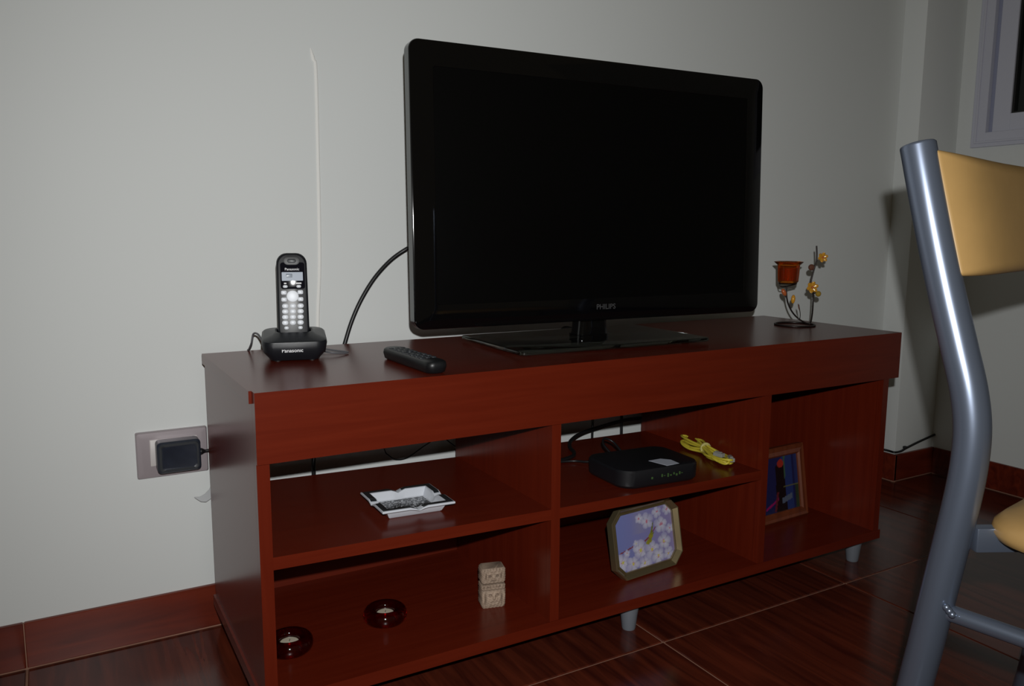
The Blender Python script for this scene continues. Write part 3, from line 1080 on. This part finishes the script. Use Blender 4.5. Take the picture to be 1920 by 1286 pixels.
# ------------------------------------------------------------------ yellow patch cable bundle
yc = thing('patch_cable', 'coiled yellow network patch cable tied in the middle, on shelf beside the router', 'cable', (.976, .142, .2805), radians(76))
yc.location = (.964, .142, .2840)
random.seed(11)
pts = []
for k in range(6):
    L_ = .090 + random.uniform(-.012, .008)
    wd = .021 + random.uniform(-.008, .009)
    ph = random.uniform(-.2, .2)
    for q_ in range(16):
        t_ = 2 * pi * q_ / 16
        ax = L_ * cos(t_)
        side = wd * sin(t_ + ph) * (.30 + .85 * abs(cos(t_)) ** 1.0)
        hh = .0036 + .0026 * k * (.55 + .45 * (1 - abs(cos(t_)))) + .0030 * sin(3 * t_ + k) + (.008 * max(0, cos(t_)) ** 2 if k > 2 else 0)
        pts.append((ax + random.uniform(-.002, .002), side + random.uniform(-.002, .002), max(.003, hh)))
tube('cord', pts, .0027, ycable, yc, 7, n=4)
bm = bmesh.new()
add_tube(bm, [(.0, .0095 * cos(a), .0125 + .0095 * sin(a)) for a in [2 * pi * k / 16 for k in range(16)]], .0022, 6, closed=True, flat=(1.0, 1.6))
finish('tie', bm, mat('cable_tie', (.50, .45, .16), .5), yc, True)
for (px, py, pz, an) in ((-.062, .004, .016, .4), (-.085, -.010, .012, -.3)):
    bm = bmesh.new()
    tfm = Matrix.Translation((px, py, pz)) @ Matrix.Rotation(an, 4, 'Z')
    add_box(bm, (-.011, -.0058, -.004), (.011, .0058, .004), .0008, 1, tfm)
    add_box(bm, (-.006, -.003, .004), (.009, .003, .0062), .0005, 1, tfm)
    finish('plug', bm, clearpl, yc)

# ------------------------------------------------------------------ cable along the column
o = tube('wall_cable', [(1.90, .436, .10), (1.945, .43, .0965), (1.9632, .40, .0935), (1.9655, .378, .0925), (1.978, .3735, .0925), (1.9992, .3748, .0930), (2.022, .3748, .0990), (2.09, .3748, .1120), (2.1605, .374, .1236)], .0034, blackcable)
tag(o, 'black cable tacked along the foot of the corner column, right of the stand', 'cable')
ck = box('cable_clip', (2.010, .3695, .0985), (2.021, YC, .1055), gasket, None, .001)
tag(ck, 'tiny black clip pinning the cable to the corner column', 'clip')
lathe('cable_hole', [(.0, -.001), (.0075, -.001), (.0085, .0005), (.0075, .0015), (.004, .0005), (.0, .0003)], wall_m, None, 16)
hole = bpy.data.objects['cable_hole']
hole.rotation_euler = (0, -pi / 2, 0)
hole.location = (XR, .374, .1236)
tag(hole, 'small round plastered cable hole in the corner above the skirting', 'cable hole')

# ------------------------------------------------------------------ chair (faces the camera's right; its right rear leg shows)
chair = thing('dining_chair', 'silver tube dining chair with mustard vinyl seat and back, right foreground', 'chair', (.61936, -.60442, 0), -1.41249)
LEG = [(-.0560, .012), (-.0425, .12), (-.0278, .2322), (-.0197, .2861), (-.0101, .3545), (-.0016, .414), (.0056, .4652), (.0098, .5084), (.0097, .5499), (.0028, .5897), (-.0105, .6346), (-.0276, .6913), (-.0437, .7486), (-.0589, .8065), (-.0698, .8500)]
CWD = .47
FT = .36
LR = .0186
for y in (0.0, CWD):
    lg_ = tube('leg', spline([(t_, y, z_) for t_, z_ in LEG], 5), LR, chair_m, chair, 20, n=0)
    tp = Vector((LEG[-1][0], y, LEG[-1][1]))
    dr = (Vector((LEG[-1][0] - LEG[-2][0], 0, LEG[-1][1] - LEG[-2][1]))).normalized()
    bm = bmesh.new()
    add_tube(bm, [tp, tp + dr * .0015, tp + dr * .003, tp + dr * .0036], lambda t: LR * (1.0, 1.0, .94, .80)[round(t * 3)], 20)
    finish('end_cap', bm, chair_m, lg_, True, 50)
    lathe('glide', [(.0195, 0), (.021, .002), (.021, .016), (.0195, .018)], gasket, lg_, 16, (LEG[0][0], y, 0))
    fl_ = tube('leg', [(FT, y, .41), (FT + .012, y, .2), (FT + .022, y, .012)], LR, chair_m, chair, 20)
    lathe('glide', [(.0195, 0), (.021, .002), (.021, .016), (.0195, .018)], gasket, fl_, 16, (FT + .022, y, 0))
    tube('side_stretcher', [(LEG[4][0], y, .335), (FT + .005, y, .335)], .0095, chair_m, chair, 14)
    for k in range(3):
        bm = bmesh.new()
        bmesh.ops.create_uvsphere(bm, u_segments=10, v_segments=8, radius=.0042)
        for v in bm.verts:
            v.co += Vector((.005 + .003 * k, y - .0145 + .0006 * k, .3465 - .0032 * k))
        finish('weld_bead', bm, chair_m, chair, True, 80)
# flat braces crossing under the seat, from leg to leg
for y0, y1 in ((0.0, CWD), (CWD, 0.0)):
    d_ = Vector((FT - .005, y1 - y0, 0))
    ln_ = d_.length
    tf = Matrix.Translation((.005, y0, 0)) @ Matrix.Rotation(math.atan2(d_.y, d_.x), 4, 'Z')
    bm = bmesh.new()
    zb_ = .3885 if y0 else .4085
    add_box(bm, (.017, -.0075, zb_ - (.0 if y0 else .0)), (ln_ - .017, .0075, zb_ + (.019 if y0 else .028)), .002, 2, tf)
    finish('seat_brace', bm, chair_m, chair, True)
# seat pad
sx0, sx1 = .020, .445
sy0, sy1 = .005, CWD - .005
scx, scy = (sx0 + sx1) / 2, (sy0 + sy1) / 2


def sring(i, z):
    return [(scx + x, scy + y, z) for x, y in rrect((sx1 - sx0) / 2 - i, (sy1 - sy0) / 2 - i, .05, 8)]


loft('seat', [sring(.030, .4172), sring(.014, .4182), sring(.004, .424), sring(0, .433), sring(.002, .442), sring(.009, .450), sring(.024, .4565), sring(.06, .462), sring(.12, .464)], vinyl, chair, sharp=80)
# backrest pad between the rear legs, front face towards the sitter
secs = []
YS = [.0, .003, .008, .016, .026, .04, .06, .085, .12, .16]
YS = YS + [CWD / 2] + [CWD - q_ for q_ in reversed(YS)]
for y in YS:
    e_ = min(y, CWD - y)
    wrap = 1 - math.exp(-e_ / .030)
    bow = sin(pi * y / CWD)
    zt = .8465 - .004 * wrap - .003 * bow
    zb = .7105 - .002 * wrap + .003 * bow
    th = .010 + .022 * wrap
    hz = (zt - zb) / 2
    ft, fb = -.0500 + .030 * wrap - .012 * bow, -.0140 + .026 * wrap - .012 * bow
    sec = []
    for x, y2 in rrect(th / 2, hz, th * .48, 5):
        f_ = (y2 + hz) / (2 * hz)
        bul = .004 * wrap * (1 - (2 * f_ - 1) ** 2)
        sec.append((fb + (ft - fb) * f_ - th / 2 + x + (bul if x > 0 else 0), y, zb + f_ * (zt - zb)))
    secs.append(sec)
loft('backrest', secs, vinyl, chair, sharp=70)
